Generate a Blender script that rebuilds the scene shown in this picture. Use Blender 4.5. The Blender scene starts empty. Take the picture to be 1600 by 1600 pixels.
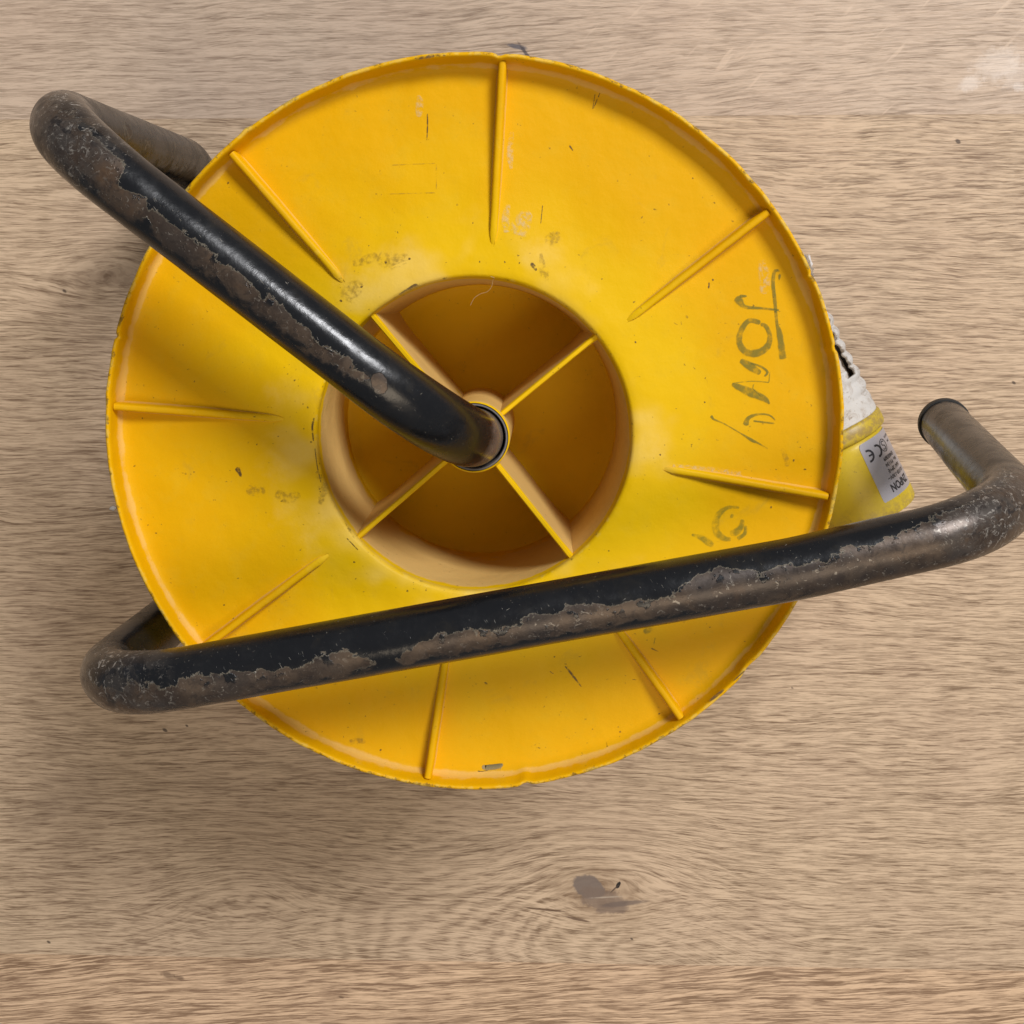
import bpy, bmesh, math, random
from mathutils import Vector, Matrix, noise as mnoise
random.seed(7)
S = bpy.context.scene
COL = S.collection
PI = math.pi
MM = 0.001

# ------------------------------------------------------------------ camera
CAM_H = 693.0           # mm above the floor
FPX = 1850.0            # focal length in pixels of a 1600 px square frame
NADIR = (824.0, 501.0)
dn = Vector((NADIR[0]-800, -(NADIR[1]-800), -FPX)).normalized()
zc = -dn
xc = (Vector((1, 0, 0)) - zc[0]*zc).normalized()
yc = zc.cross(xc)
W2C = Matrix((xc, yc, zc)).transposed()      # world -> camera (3x3)
C2W = W2C.transposed()
cd = bpy.data.cameras.new('camera'); cam = bpy.data.objects.new('camera', cd); COL.objects.link(cam)
cam.matrix_world = Matrix.Translation((0, 0, CAM_H*MM)) @ C2W.to_4x4()
cd.sensor_fit = 'HORIZONTAL'; cd.sensor_width = 36; cd.lens = 36*FPX/1600
cd.clip_start = 0.02; cd.clip_end = 50
S.camera = cam

def pt(u, v, z):
    """world point (mm) at height z seen in the photo at u,v"""
    d = C2W @ Vector((u-800, -(v-800), -FPX))
    t = (z-CAM_H)/d.z
    return Vector((d.x*t, d.y*t, z))

# ------------------------------------------------------------------ world + lamps
w = bpy.data.worlds.new("World"); S.world = w; w.use_nodes = True
bg = w.node_tree.nodes['Background']; bg.inputs[0].default_value = (0.92, 0.95, 1.0, 1); bg.inputs[1].default_value = 0.21
def area(name, loc, target, sx, sy, power, color):
    l = bpy.data.lights.new(name, 'AREA'); l.shape = 'RECTANGLE'; l.size = sx; l.size_y = sy
    l.energy = power; l.color = color
    o = bpy.data.objects.new(name, l); COL.objects.link(o); o.location = loc
    o.rotation_euler = (Vector(target)-Vector(loc)).to_track_quat('-Z', 'Y').to_euler()
    return o
area('window_light', (1.60, 2.00, 2.80), (0, 0, 0.1), 1.15, 1.0, 140, (0.98, 0.98, 1.0))
area('warm_fill_light', (0.5, -0.9, 2.2), (0, 0, 0.1), 1.4, 0.8, 17, (1.0, 0.82, 0.60))  # added warm fill lamp, tints the lower side of the floor
S.view_settings.view_transform = 'Standard'; S.view_settings.look = 'None'
S.view_settings.exposure = 0.0; S.view_settings.gamma = 1
S.render.engine = 'CYCLES'
S.render.resolution_x = 1024; S.render.resolution_y = 1024

# ------------------------------------------------------------------ node helper
class G:
    def __init__(s, name, scale=1000.0):
        s.mat = bpy.data.materials.new(name); s.mat.use_nodes = True
        s.nt = s.mat.node_tree; s.b = s.nt.nodes['Principled BSDF']; s.out = s.nt.nodes['Material Output']
        tc = s.nt.nodes.new('ShaderNodeTexCoord')
        vm = s.nt.nodes.new('ShaderNodeVectorMath'); vm.operation = 'SCALE'; vm.inputs[3].default_value = scale
        s.nt.links.new(tc.outputs['Object'], vm.inputs[0]); s.P = vm.outputs[0]
        sx = s.nt.nodes.new('ShaderNodeSeparateXYZ'); s.nt.links.new(s.P, sx.inputs[0])
        s.x, s.y, s.z = sx.outputs
    def put(s, sock, v):
        if isinstance(v, bpy.types.NodeSocket): s.nt.links.new(v, sock)
        elif isinstance(v, (tuple, list)) and len(v) == 3 and sock.type == 'RGBA': sock.default_value = (*v, 1)
        else: sock.default_value = v
    def m(s, op, a, b=None, c=None, clamp=False):
        n = s.nt.nodes.new('ShaderNodeMath'); n.operation = op; n.use_clamp = clamp
        for i, v in enumerate((a, b, c)):
            if v is not None: s.put(n.inputs[i], v)
        return n.outputs[0]
    def add(s, a, b): return s.m('ADD', a, b)
    def sub(s, a, b): return s.m('SUBTRACT', a, b)
    def mul(s, a, b): return s.m('MULTIPLY', a, b)
    def xyz(s, x, y, z=0.0):
        n = s.nt.nodes.new('ShaderNodeCombineXYZ')
        for i, v in enumerate((x, y, z)): s.put(n.inputs[i], v)
        return n.outputs[0]
    def noise(s, vec, scale, detail=3, rough=0.55, dist=0.0):
        n = s.nt.nodes.new('ShaderNodeTexNoise'); s.put(n.inputs['Vector'], vec)
        n.inputs['Scale'].default_value = scale; n.inputs['Detail'].default_value = detail
        n.inputs['Roughness'].default_value = rough; n.inputs['Distortion'].default_value = dist
        return n.outputs[0]
    def ss(s, v, a, b, lo=0.0, hi=1.0):
        n = s.nt.nodes.new('ShaderNodeMapRange'); n.interpolation_type = 'SMOOTHSTEP'
        s.put(n.inputs[0], v); s.put(n.inputs[1], a); s.put(n.inputs[2], b); s.put(n.inputs[3], lo); s.put(n.inputs[4], hi)
        return n.outputs[0]
    def mix(s, f, a, b, mode='MIX'):
        n = s.nt.nodes.new('ShaderNodeMix'); n.data_type = 'RGBA'; n.blend_type = mode
        s.put(n.inputs[0], f); s.put(n.inputs[6], a); s.put(n.inputs[7], b)
        return n.outputs[2]
    def attr(s, name):
        n = s.nt.nodes.new('ShaderNodeAttribute'); n.attribute_name = name
        return n.outputs['Fac']
    def blob(s, x, y, cx, cy, rx, ry, rot=0.0, wob=0.5, soft=0.25, nz=None):
        c, si = math.cos(rot), math.sin(rot)
        dx = s.sub(x, cx); dy = s.sub(y, cy)
        u = s.m('DIVIDE', s.add(s.mul(dx, c), s.mul(dy, si)), rx)
        v = s.m('DIVIDE', s.sub(s.mul(dy, c), s.mul(dx, si)), ry)
        d = s.m('SQRT', s.add(s.mul(u, u), s.mul(v, v)))
        if nz is not None: d = s.add(d, s.mul(s.sub(nz, 0.5), wob*2))
        return s.ss(d, 1.0+soft, 1.0-soft)
    def bump(s, h, strength=0.3, dist=0.0005, prev=None):
        n = s.nt.nodes.new('ShaderNodeBump'); n.inputs['Strength'].default_value = strength; n.inputs['Distance'].default_value = dist
        s.put(n.inputs['Height'], h)
        if prev is not None: s.put(n.inputs['Normal'], prev)
        s.nt.links.new(n.outputs[0], s.b.inputs['Normal']); return n.outputs[0]
    def set(s, **k):
        for kk, v in k.items(): s.put(s.b.inputs[kk.replace('_', ' ')], v)
        return s.mat

def scr(r, g_, b): # sRGB 0-255 to linear
    f = lambda c: (c/255/12.92) if c/255 <= 0.04045 else ((c/255+0.055)/1.055)**2.4
    return (f(r), f(g_), f(b))

# ------------------------------------------------------------------ materials
def wood(name, light, dark, knots, seed, rays=0.0, figure=(), extra=None, slope=0.0, contrast=1.0, DX=0.06, arch=(), warm=0.10, gam=1.0):
    g = G(name)
    x, y = g.x, g.y
    P = g.xyz(x, y, seed)
    wz = g.noise(g.xyz(g.mul(x, 0.0045), g.mul(y, 0.012), seed), 1.0, 2, 0.5)
    F = g.add(y, g.mul(g.sub(wz, 0.5), 24.0))
    F = g.add(F, g.mul(x, slope))
    for (kx, ky, ax, ay, k) in knots:
        dx = g.m('DIVIDE', g.sub(x, kx), ax); dy = g.m('DIVIDE', g.sub(y, ky), ay)
        d2 = g.add(g.mul(dx, dx), g.mul(dy, dy))
        e = g.m('EXPONENT', g.mul(d2, -1.0))
        F = g.sub(F, g.mul(g.mul(g.sub(y, ky), k), e))
    wob = g.mul(g.sub(g.noise(P, 0.05, 3, 0.6), 0.5), 1.3)
    Fw = g.add(F, wob)
    F2 = F
    for (ax_, ay_, A_, wx_, wy_) in arch:            # arched figure rising from the seam
        ex = g.m('DIVIDE', g.sub(x, ax_), wx_); ey = g.m('DIVIDE', g.sub(y, ay_), wy_)
        F2 = g.sub(F2, g.mul(g.mul(g.m('EXPONENT', g.mul(g.mul(ex, ex), -1.0)), g.m('EXPONENT', g.mul(ey, -1.0))), A_))
    F2 = g.add(F2, g.mul(g.sub(g.noise(P, 0.02, 4, 0.6), 0.5), 7.0))
    def rings(fx, fy, sd, w_):
        q = g.noise(g.xyz(g.mul(x, fx), g.mul(F2, fy), seed+sd), 1.0, 3, 0.5)
        return g.ss(g.m('ABSOLUTE', g.sub(q, 0.5)), w_, 0.0), g.ss(g.m('ABSOLUTE', g.sub(q, 0.56)), w_, 0.0)
    ga, gb = rings(0.0045, 0.12, 41.0, 0.028); gc, gd = rings(0.008, 0.30, 47.0, 0.040)
    fib = g.noise(g.xyz(g.mul(x, 0.026), g.mul(Fw, 0.30), seed), 1.0, 5, 0.62)
    dash = g.noise(g.xyz(g.mul(x, DX), g.mul(Fw, 0.95), seed+5), 1.0, 3, 0.55)
    lite = g.noise(g.xyz(g.mul(x, DX*0.8), g.mul(Fw, 0.78), seed+13), 1.0, 3, 0.55)
    broad = g.noise(g.xyz(g.mul(x, 0.005), g.mul(F, 0.045), seed+9), 1.0, 3, 0.6)
    cloud = g.noise(P, 0.009, 3, 0.6)
    dens = g.ss(g.noise(g.xyz(g.mul(x, 0.014), g.mul(F, 0.05), seed+31), 1.0, 2), 0.35, 0.65, 0.72, 1.0)
    t = g.mul(g.ss(dash, 0.515, 0.585), dens); t2 = g.ss(fib, 0.44, 0.56)
    fd = g.noise(g.xyz(g.mul(x, DX*1.6), g.mul(Fw, 1.5), seed+61), 1.0, 2, 0.5)
    v = g.add(g.mul(t, 0.34*contrast), g.mul(t2, 0.22*contrast))
    v = g.add(v, g.mul(g.ss(fd, 0.50, 0.60), 0.30*contrast))
    v = g.sub(v, g.mul(g.ss(lite, 0.53, 0.61), 0.24*contrast))
    gl = g.add(g.mul(g.add(ga, gb), 0.32), g.mul(g.add(gc, gd), 0.28))
    v = g.add(v, g.mul(g.mul(gl, gam), g.ss(lite, 0.62, 0.46, 0.25, 1.0)))
    v = g.add(v, g.mul(g.sub(broad, 0.5), 0.30))
    v = g.add(v, g.mul(g.sub(cloud, 0.5), 0.22))
    for (fx, fy, ax, ay, lam, amp, reach) in figure:             # cathedral rings round a centre
        dx = g.m('DIVIDE', g.sub(x, fx), ax); dy = g.m('DIVIDE', g.sub(y, fy), ay)
        d = g.m('SQRT', g.add(g.mul(dx, dx), g.mul(dy, dy)))
        d = g.add(d, g.mul(g.sub(g.noise(P, 0.016, 2, 0.5), 0.5), 20.0))
        wv = g.m('SINE', g.add(g.mul(d, 2*PI/lam), g.mul(g.noise(P, 0.06, 3), 3.5)))
        a = g.mul(g.mul(g.ss(d, reach, reach*0.35), g.ss(x, fx+45.0, fx-35.0, 0.25, 1.0)), amp)
        v = g.add(v, g.mul(g.mul(wv, a), g.ss(dash, 0.40, 0.60, 0.45, 1.25)))
    c = g.mix(g.m('MULTIPLY', v, 1.0, clamp=True), light, dark)
    hue = g.noise(P, 0.014, 2)
    c = g.mix(g.ss(hue, 0.35, 0.7, 0, warm), c, (0.45, 0.30, 0.225), 'MIX') if contrast > 0 else c
    if rays:
        rx = g.add(g.mul(x, 0.707), g.mul(y, 0.707)); ry = g.sub(g.mul(y, 0.707), g.mul(x, 0.707))
        rr = g.noise(g.xyz(g.mul(rx, 0.030), g.mul(g.add(ry, g.mul(wob, 1.0)), 0.19), seed+3), 1.0, 2, 0.5)
        c = g.mix(g.mul(g.ss(rr, 0.62, 0.72, 0, rays), g.ss(x, -60.0, 80.0)), c, tuple(a*1.12 for a in light))
    if extra: c = extra(g, c, P)
    h = g.add(g.mul(t, -0.6), g.mul(t2, -0.4))
    g.bump(h, 0.25, 0.0003)
    g.set(Base_Color=c, Roughness=g.add(0.50, g.mul(t, 0.12)), Specular_IOR_Level=0.35)
    return g.mat

k1 = pt(935, 1395, 0); k2 = pt(170, 430, 0); k3 = pt(370, 1420, 0)
def knot_extra(g, c, P):
    n1 = g.noise(P, 0.11, 4, 0.6); n2 = g.noise(P, 0.5, 3, 0.6)
    x, y = g.x, g.y
    q = pt(935, 1400, 0)
    c = g.mix(g.mul(g.blob(x, y, q.x+2, q.y, 27, 17, -0.3, 0.6, 0.7, n1), 0.45), c, scr(128, 100, 74))
    a = pt(920, 1386, 0); c = g.mix(g.mul(g.blob(x, y, a.x, a.y, 10.5, 7.6, -0.45, 0.45, 0.10, n1), 0.90), c, scr(112, 99, 92))
    a = pt(941, 1408, 0); c = g.mix(g.mul(g.blob(x, y, a.x, a.y, 15, 8.2, -0.35, 0.9, 0.20, n1), 0.75), c, scr(118, 100, 88))
    a = pt(973, 1412, 0); c = g.mix(g.mul(g.blob(x, y, a.x, a.y, 14, 1.6, 0.12, 0.5, 0.4, n1), 0.8), c, scr(105, 90, 82))
    a = pt(947, 1402, 0); c = g.mix(g.mul(g.blob(x, y, a.x, a.y, 9, 0.5, 0.06, 1.4, 0.6, n1), 0.5), c, scr(192, 178, 160))
    a = pt(966, 1383, 0); c = g.mix(g.blob(x, y, a.x, a.y, 2.4, 1.2, 1.1, 0.35, 0.2, n2), c, scr(24, 20, 20))
    a = pt(961, 1388, 0); c = g.mix(g.mul(g.blob(x, y, a.x, a.y, 3.4, 0.5, 0.8, 0.35, 0.3, n2), 0.8), c, scr(60, 46, 40))
    a = pt(850, 1421, 0); c = g.mix(g.mul(g.blob(x, y, a.x, a.y, 13, 0.7, -0.10, 0.6, 0.3, n1), 0.85), c, scr(92, 68, 50))
    a = pt(901, 1436, 0); c = g.mix(g.mul(g.blob(x, y, a.x, a.y, 9, 0.8, -0.22, 0.6, 0.3, n1), 0.8), c, scr(88, 64, 48))
    for (u, v, r) in ((987, 1467, 0.8), (1584, 598, 1.0), (1497, 221, 1.3), (101, 455, 1.0), (258, 1141, 1.2), (76, 1472, 1.0), (292, 1134, .8)):
        a = pt(u, v, 0); c = g.mix(g.mul(g.blob(x, y, a.x, a.y, r*1.3, r*0.8, -0.6, 0.3, 0.4, n2), 0.8), c, scr(58, 46, 40))
    a = pt(85, 1255, 0); c = g.mix(g.mul(g.blob(x, y, a.x, a.y, 26, 9, 0.5, 1.4, 0.9, n1), 0.22), c, scr(104, 84, 68))
    a = pt(176, 428, 0); c = g.mix(g.mul(g.blob(x, y, a.x, a.y, 22, 7, 0, 1.2, 0.9, n1), 0.22), c, scr(120, 98, 82))
    return c
def top_extra(g, c, P):
    n1 = g.noise(P, 0.12, 5, 0.7); n2 = g.noise(P, 0.45, 4, 0.65)
    x, y = g.x, g.y
    for (u, v, rx, ry, ro, st) in ((1560, 100, 13, 8, 0.25, 0.75), (1516, 130, 6.5, 3.6, 0.35, 0.95), (1590, 118, 9, 7, 0.3, 0.5), (1592, 136, 3, 2, 0, .8)):
        a = pt(u, v, 0); c = g.mix(g.mul(g.blob(x, y, a.x, a.y, rx, ry, ro, 1.5, 0.55, g.mix(0.5, n1, n2)), st*0.42), c, scr(233, 222, 212))
    a = pt(808, 73, 0); c = g.mix(g.mul(g.blob(x, y, a.x, a.y, 5.5, 1.2, -0.2, 0.5, 0.4, n2), 0.85), c, scr(86, 84, 92))
    a = pt(822, 84, 0); c = g.mix(g.mul(g.blob(x, y, a.x, a.y, 6.5, 0.9, -0.95, 0.5, 0.4, n2), 0.85), c, scr(74, 66, 68))
    return c
def low_extra(g, c, P):
    n2 = g.noise(P, 0.4, 3, 0.6); x, y = g.x, g.y
    for (u, v, r) in ((533, 1558, 1.1), (262, 1524, 2.8), (280, 1528, 2.0)):
        a = pt(u, v, 0); c = g.mix(g.mul(g.blob(x, y, a.x, a.y, r*1.5, r*0.8, -0.3, 0.6, 0.5, n2), 0.6), c, scr(84, 62, 46))
    return c
M_mid = wood('oak_grain_middle', (0.605, 0.450, 0.305), (0.205, 0.132, 0.078),
             [(k1.x, k1.y, 62, 30, 0.95), (k2.x, k2.y, 50, 20, 0.9), (k3.x, k3.y, 60, 26, 0.7)], 3.0,
             figure=[(k1.x+24, k1.y-38, 2.4, 1.0, 6.6, 0.22, 125), (k1.x+12, k1.y-26, 2.2, 1.0, 2.9, 0.08, 55), (k3.x-60, k3.y-28, 1.3, 1.0, 6.0, 0.10, 38), (k2.x, k2.y, 2.6, 1.0, 6.0, 0.15, 28)],
             extra=knot_extra, slope=0.02, DX=0.055,
             arch=[(k1.x+5, k1.y-48, 62, 75, 70), (k3.x, k3.y-40, 45, 55, 55)])
M_top = wood('oak_grain_upper', (0.575, 0.442, 0.330), (0.255, 0.180, 0.124), [], 21.0, rays=0.55, extra=top_extra, slope=-0.03, contrast=0.8)
M_low = wood('oak_grain_lower', (0.680, 0.478, 0.308), (0.225, 0.136, 0.078), [], 33.0, extra=low_extra, slope=-0.06, contrast=1.15, gam=1.7, DX=0.045)

def yellow(name, lemon=0.0, pit=False):
    g = G(name)
    r = g.m('SQRT', g.add(g.mul(g.x, g.x), g.mul(g.y, g.y)))
    n0 = g.noise(g.P, 0.018, 3, 0.6); n1 = g.noise(g.P, 0.09, 4, 0.65); n2 = g.noise(g.P, 0.8, 3, 0.6)
    orange = (0.700, 0.368, 0.0005); lem = (0.715, 0.440, 0.0012)
    f = g.ss(g.add(r, g.mul(g.sub(n0, 0.5), 60)), 72.0, 128.0)
    c = g.mix(f, lem, orange) if not pit else g.mix(n0, (0.74, 0.43, 0.002), (0.78, 0.48, 0.003))
    c = g.mix(g.ss(n1, 0.45, 0.75, 0, 0.16), c, (0.60, 0.42, 0.03))
    # chalky fade round the hole
    ch = g.mul(g.ss(g.add(r, g.mul(g.sub(n1, 0.5), 40)), 92.0, 66.0), g.ss(n0, 0.48, 0.62))
    if not pit: c = g.mix(g.mul(ch, 0.42), c, (0.80, 0.59, 0.19))
    # dust in the corners
    du = g.attr('dust'); d = g.ss(g.add(du, g.add(g.mul(g.sub(n1, 0.5), 0.9), g.mul(g.sub(n0, 0.5), 0.8))), 0.42, 0.66)
    c = g.mix(g.mul(d, 0.85 if pit else 0.50), c, (0.68, 0.45, 0.175) if pit else (0.74, 0.46, 0.16))
    # speckled grime
    sp = g.mul(g.ss(g.noise(g.P, 0.55, 3, 0.55), 0.665, 0.72), g.ss(n1, 0.50, 0.62))
    c = g.mix(g.mul(sp, 0.75), c, (0.16, 0.085, 0.015))
    sm = g.ss(g.noise(g.P, 0.045, 5, 0.7, 0.6), 0.60, 0.74, 0, 0.30); c = g.mix(sm, c, (0.42, 0.27, 0.03))
    e = g.attr('edge'); em = g.ss(g.add(g.add(g.mul(e, 0.30), g.noise(g.P, 0.30, 5, 0.7)), g.mul(g.sub(n0, 0.5), 0.35)), 0.79, 0.92)
    c = g.mix(g.mul(em, 0.75), c, (0.12, 0.07, 0.02))
    pale = g.ss(g.add(g.mul(e, 0.22), g.noise(g.xyz(g.x, g.z, g.y), 0.22, 4, 0.6)), 0.68, 0.78)
    c = g.mix(g.mul(g.mul(pale, 0.45), e), c, (0.70, 0.52, 0.12))
    b = g.bump(g.add(n2, g.mul(em, -1.2)), 0.22, 0.0004)
    g.bump(g.noise(g.P, 0.035, 3, 0.5), 0.35, 0.004, prev=b)
    g.set(Base_Color=c, Roughness=g.add(0.40, g.mul(n1, 0.2)), Specular_IOR_Level=0.12)
    g.b.inputs['Subsurface Weight'].default_value = 0.0
    return g.mat
M_yel = yellow('yellow_plastic'); M_pit = yellow('yellow_plastic_well', pit=True)

NZ_ = CAM_H-436.0
CHIPS = []
for (u_, v_, rx_, ry_, ro_) in ((593, 598, 2.6, 3.4, 0.3), (588, 652, 4.6, 3.2, -0.75), (607, 676, 5.0, 3.4, -0.75), (556, 583, 5.0, 1.4, -0.35)):
    q_ = pt(u_, v_, NZ_+8); CHIPS.append((q_.x+21.9, q_.y+47.6, rx_, ry_, ro_))
def tube_mat():
    g = G('worn_black_paint')
    wv = g.attr('wear'); es = g.attr('lower')
    n1 = g.noise(g.P, 0.075, 6, 0.66, 0.35); n2 = g.noise(g.P, 0.40, 4, 0.65); nb = g.noise(g.P, 0.03, 3, 0.6)
    isl = g.noise(g.P, 0.16, 4, 0.6)
    s0 = g.add(wv, g.add(g.mul(g.sub(n1, 0.5), 2.6), g.mul(g.sub(nb, 0.5), 2.0)))
    sft = g.add(s0, g.mul(g.sub(n2, 0.5), 0.8))
    msharp = g.ss(s0, 0.47, 0.50); msoft = g.ss(sft, 0.20, 0.90)
    msharp = g.mul(msharp, g.sub(1.0, g.mul(g.ss(isl, 0.57, 0.60), g.ss(wv, 1.15, 0.7))))
    for (cx_, cy_, rx_, ry_, ro_) in CHIPS:
        msharp = g.m('MAXIMUM', msharp, g.mul(g.blob(g.x, g.y, cx_, cy_, rx_, ry_, ro_, 1.0, 0.05, n1), g.ss(g.z, NZ_-8.0, NZ_-4.0)))
    mask = g.add(g.mul(msharp, g.sub(1.0, es)), g.mul(msoft, es))
    rust = g.mix(g.ss(n1, 0.38, 0.62), (0.056, 0.039, 0.029), (0.096, 0.068, 0.048))
    rust = g.mix(g.ss(g.noise(g.P, 0.045, 4, 0.7), 0.54, 0.74, 0, 0.6), rust, (0.125, 0.070, 0.036))
    rust = g.mix(g.ss(g.noise(g.P, 1.1, 3, 0.6), 0.60, 0.78, 0, 0.4), rust, (0.20, 0.17, 0.145))
    rust = g.mix(g.ss(nb, 0.42, 0.66, 0, 0.65), rust, (0.036, 0.032, 0.032))
    rust = g.mix(g.ss(g.noise(g.P, 0.30, 5, 0.75, 0.5), 0.50, 0.66, 0, 0.60), rust, (0.030, 0.024, 0.021))
    rust = g.mix(g.mul(g.ss(g.noise(g.P, 0.42, 4, 0.7, 1.0), 0.60, 0.66), g.ss(nb, 0.40, 0.55, 0.1, 0.7)), rust, (0.26, 0.235, 0.20))
    paint = g.mix(g.ss(n2, 0.5, 0.8, 0, 0.5), (0.0065, 0.0070, 0.0085), (0.014, 0.014, 0.015))
    paint = g.mix(g.ss(g.noise(g.P, 0.06, 4, 0.7, 0.5), 0.52, 0.75, 0, 0.4), paint, (0.026, 0.022, 0.016))
    c = g.mix(mask, paint, rust)
    pol = g.attr('polish'); pn = g.noise(g.P, 0.11, 5, 0.75, 0.8)
    pm = g.mul(pol, g.ss(g.add(pn, g.mul(g.sub(nb, 0.5), 0.6)), 0.46, 0.60))
    c = g.mix(g.mul(pm, 0.75), c, (0.115, 0.100, 0.088))
    pk = g.mul(pol, g.ss(g.noise(g.P, 0.30, 5, 0.8, 1.2), 0.56, 0.62)); c = g.mix(g.mul(pk, 0.75), c, (0.42, 0.385, 0.34))
    dk = g.mul(pol, g.ss(g.noise(g.P, 0.075, 4, 0.7, 0.5), 0.54, 0.60)); c = g.mix(g.mul(dk, 0.75), c, (0.010, 0.011, 0.015))
    ds = g.ss(g.add(g.attr('dusty'), g.mul(g.sub(n1, 0.5), 0.7)), 0.5, 0.9, 0, 0.8)
    c = g.mix(ds, c, (0.20, 0.155, 0.125))
    # chipped pale lip where the paint ends
    lip = g.mul(g.mul(g.ss(s0, 0.455, 0.475), g.ss(s0, 0.56, 0.51)), g.sub(1.0, es))
    c = g.mix(g.mul(lip, 0.55), c, (0.21, 0.185, 0.14))
    # scratches and nicks
    def scratch(rot, th, seed):
        cr, sr = math.cos(rot), math.sin(rot)
        u = g.add(g.mul(g.x, cr), g.mul(g.y, sr)); v = g.sub(g.mul(g.y, cr), g.mul(g.x, sr))
        n = g.noise(g.xyz(g.mul(u, 0.20), g.mul(v, 1.9), g.add(g.mul(g.z, 0.8), seed)), 1.0, 2, 0.5)
        return g.ss(n, th, th+0.03)
    sc = g.m('MAXIMUM', scratch(0.6, 0.725, 1.0), g.m('MAXIMUM', scratch(-0.9, 0.725, 4.0), scratch(2.0, 0.73, 8.0)))
    reg = g.ss(g.add(nb, g.mul(wv, 0.14)), 0.38, 0.52)
    sc = g.mul(sc, reg)
    c = g.mix(g.mul(sc, 0.60), c, (0.30, 0.28, 0.24))
    rough = g.add(g.mul(mask, 0.11), g.add(0.19, g.mul(g.ss(n1, 0.35, 0.7), 0.16)))
    b = g.bump(g.add(g.mul(mask, -1.0), g.mul(sc, -0.5)), 0.5, 0.0005)
    g.bump(g.add(g.mul(n2, 0.6), g.mul(g.noise(g.P, 0.07, 3), 2.0)), 0.16, 0.0008, prev=b)
    g.set(Base_Color=c, Roughness=g.sub(rough, g.mul(pol, 0.06)), Specular_IOR_Level=0.42, Metallic=g.m('MAXIMUM', g.mul(mask, 0.40), g.mul(pm, 0.75)))
    return g.mat
M_tube = tube_mat()

def simple(name, col, rough=0.5, metal=0.0, dirt=None, dscale=0.1, th=(0.5, 0.7), amt=0.7, spec=0.5, bump=0.2):
    g = G(name); n = g.noise(g.P, dscale, 5, 0.7); n2 = g.noise(g.P, 0.6, 3)
    c = g.mix(g.mul(n2, 0.25), col, tuple(a*0.75 for a in col))
    if dirt: c = g.mix(g.ss(n, th[0], th[1], 0, amt), c, dirt)
    g.bump(n2, bump, 0.0004); g.set(Base_Color=c, Roughness=rough, Metallic=metal, Specular_IOR_Level=spec)
    return g.mat
M_rubber = simple('black_rubber', (0.018, 0.017, 0.016), 0.7)
M_bush = simple('grey_bushing', (0.12, 0.11, 0.11), 0.7, 0.0, (0.30, 0.24, 0.20), 0.2)
M_cable = simple('yellow_cable', (0.70, 0.47, 0.02), 0.5, 0, (0.2, 0.13, 0.03), 0.06)
def plug_mat():
    g = G('lemon_plug_plastic'); n = g.noise(g.P, 0.10, 5, 0.7); n2 = g.noise(g.P, 0.42, 4, 0.65); e = g.attr('edge')
    c = g.mix(g.noise(g.P, 0.03, 2), (0.60, 0.445, 0.012), (0.52, 0.37, 0.010))
    c = g.mix(g.ss(n, 0.50, 0.80, 0, 0.45), c, (0.34, 0.22, 0.02))
    c = g.mix(g.mul(g.ss(n2, 0.62, 0.70), g.ss(n, 0.42, 0.60, 0, 0.8)), c, (0.13, 0.08, 0.02))
    c = g.mix(g.mul(e, g.ss(g.noise(g.P, 0.24, 5, 0.7), 0.38, 0.60, 0.25, 0.85)), c, (0.27, 0.180, 0.060))
    g.bump(n2, 0.25, 0.0004); g.set(Base_Color=c, Roughness=0.42, Specular_IOR_Level=0.45); return g.mat
M_plug = plug_mat()
def sleeve_mat():
    g = G('white_dirty_sleeve'); n = g.noise(g.P, 0.10, 5, 0.75, 0.8); n2 = g.noise(g.P, 0.5, 4, 0.7)
    c = g.mix(g.ss(n, 0.48, 0.66, 0, 0.60), (0.56, 0.535, 0.50), (0.34, 0.27, 0.21))
    c = g.mix(g.mul(g.ss(n2, 0.56, 0.66), g.ss(n, 0.40, 0.6, 0.1, 0.75)), c, (0.22, 0.15, 0.09))
    g.bump(g.add(n, g.mul(n2, 0.3)), 0.35, 0.0010); g.set(Base_Color=c, Roughness=0.7); return g.mat
M_sleeve = sleeve_mat()
M_inside = simple('grey_sleeve_inside', (0.60, 0.52, 0.44), 0.8)
def label_mat():
    g = G('silver_sticker'); n = g.noise(g.P, 0.08, 3)
    c = g.mix(n, (0.40, 0.385, 0.42), (0.52, 0.50, 0.53)); g.set(Base_Color=c, Roughness=0.34, Metallic=0.45); return g.mat
M_label = label_mat()
M_ink = simple('black_print', (0.02, 0.018, 0.022), 0.5, bump=0)
def decal(name, col, dens=0.6, sc=0.35, th=(0.35, 0.6), soft=0.5):
    g = G(name); n = g.noise(g.P, sc, 4, 0.65)
    a = g.mul(g.ss(n, th[0], th[1], 0, dens), g.ss(g.attr('core'), 0.0, soft))
    g.set(Base_Color=col, Roughness=0.55, Alpha=a); return g.mat
M_mark = decal('green_marker_ink', (0.185, 0.165, 0.006), 0.66, 0.22, (0.20, 0.62), 0.75)
M_markfaint = decal('faint_marker_ink', (0.19, 0.19, 0.008), 0.55, 0.20, (0.25, 0.65), 0.9)
M_chip = decal('brown_grime_fleck', (0.075, 0.038, 0.012), 0.72, 0.6, (0.30, 0.55), 0.8)
M_pale = decal('pale_scuff', (0.74, 0.58, 0.26), 0.55, 0.45, (0.40, 0.66), 0.95)
M_smut = decal('soft_smudge', (0.25, 0.16, 0.02), 0.38, 0.40, (0.38, 0.66), 1.0)
M_greyp = decal('grey_dirt_patch', (0.33, 0.26, 0.12), 0.85, 0.5, (0.05, 0.30), 0.6)

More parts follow.
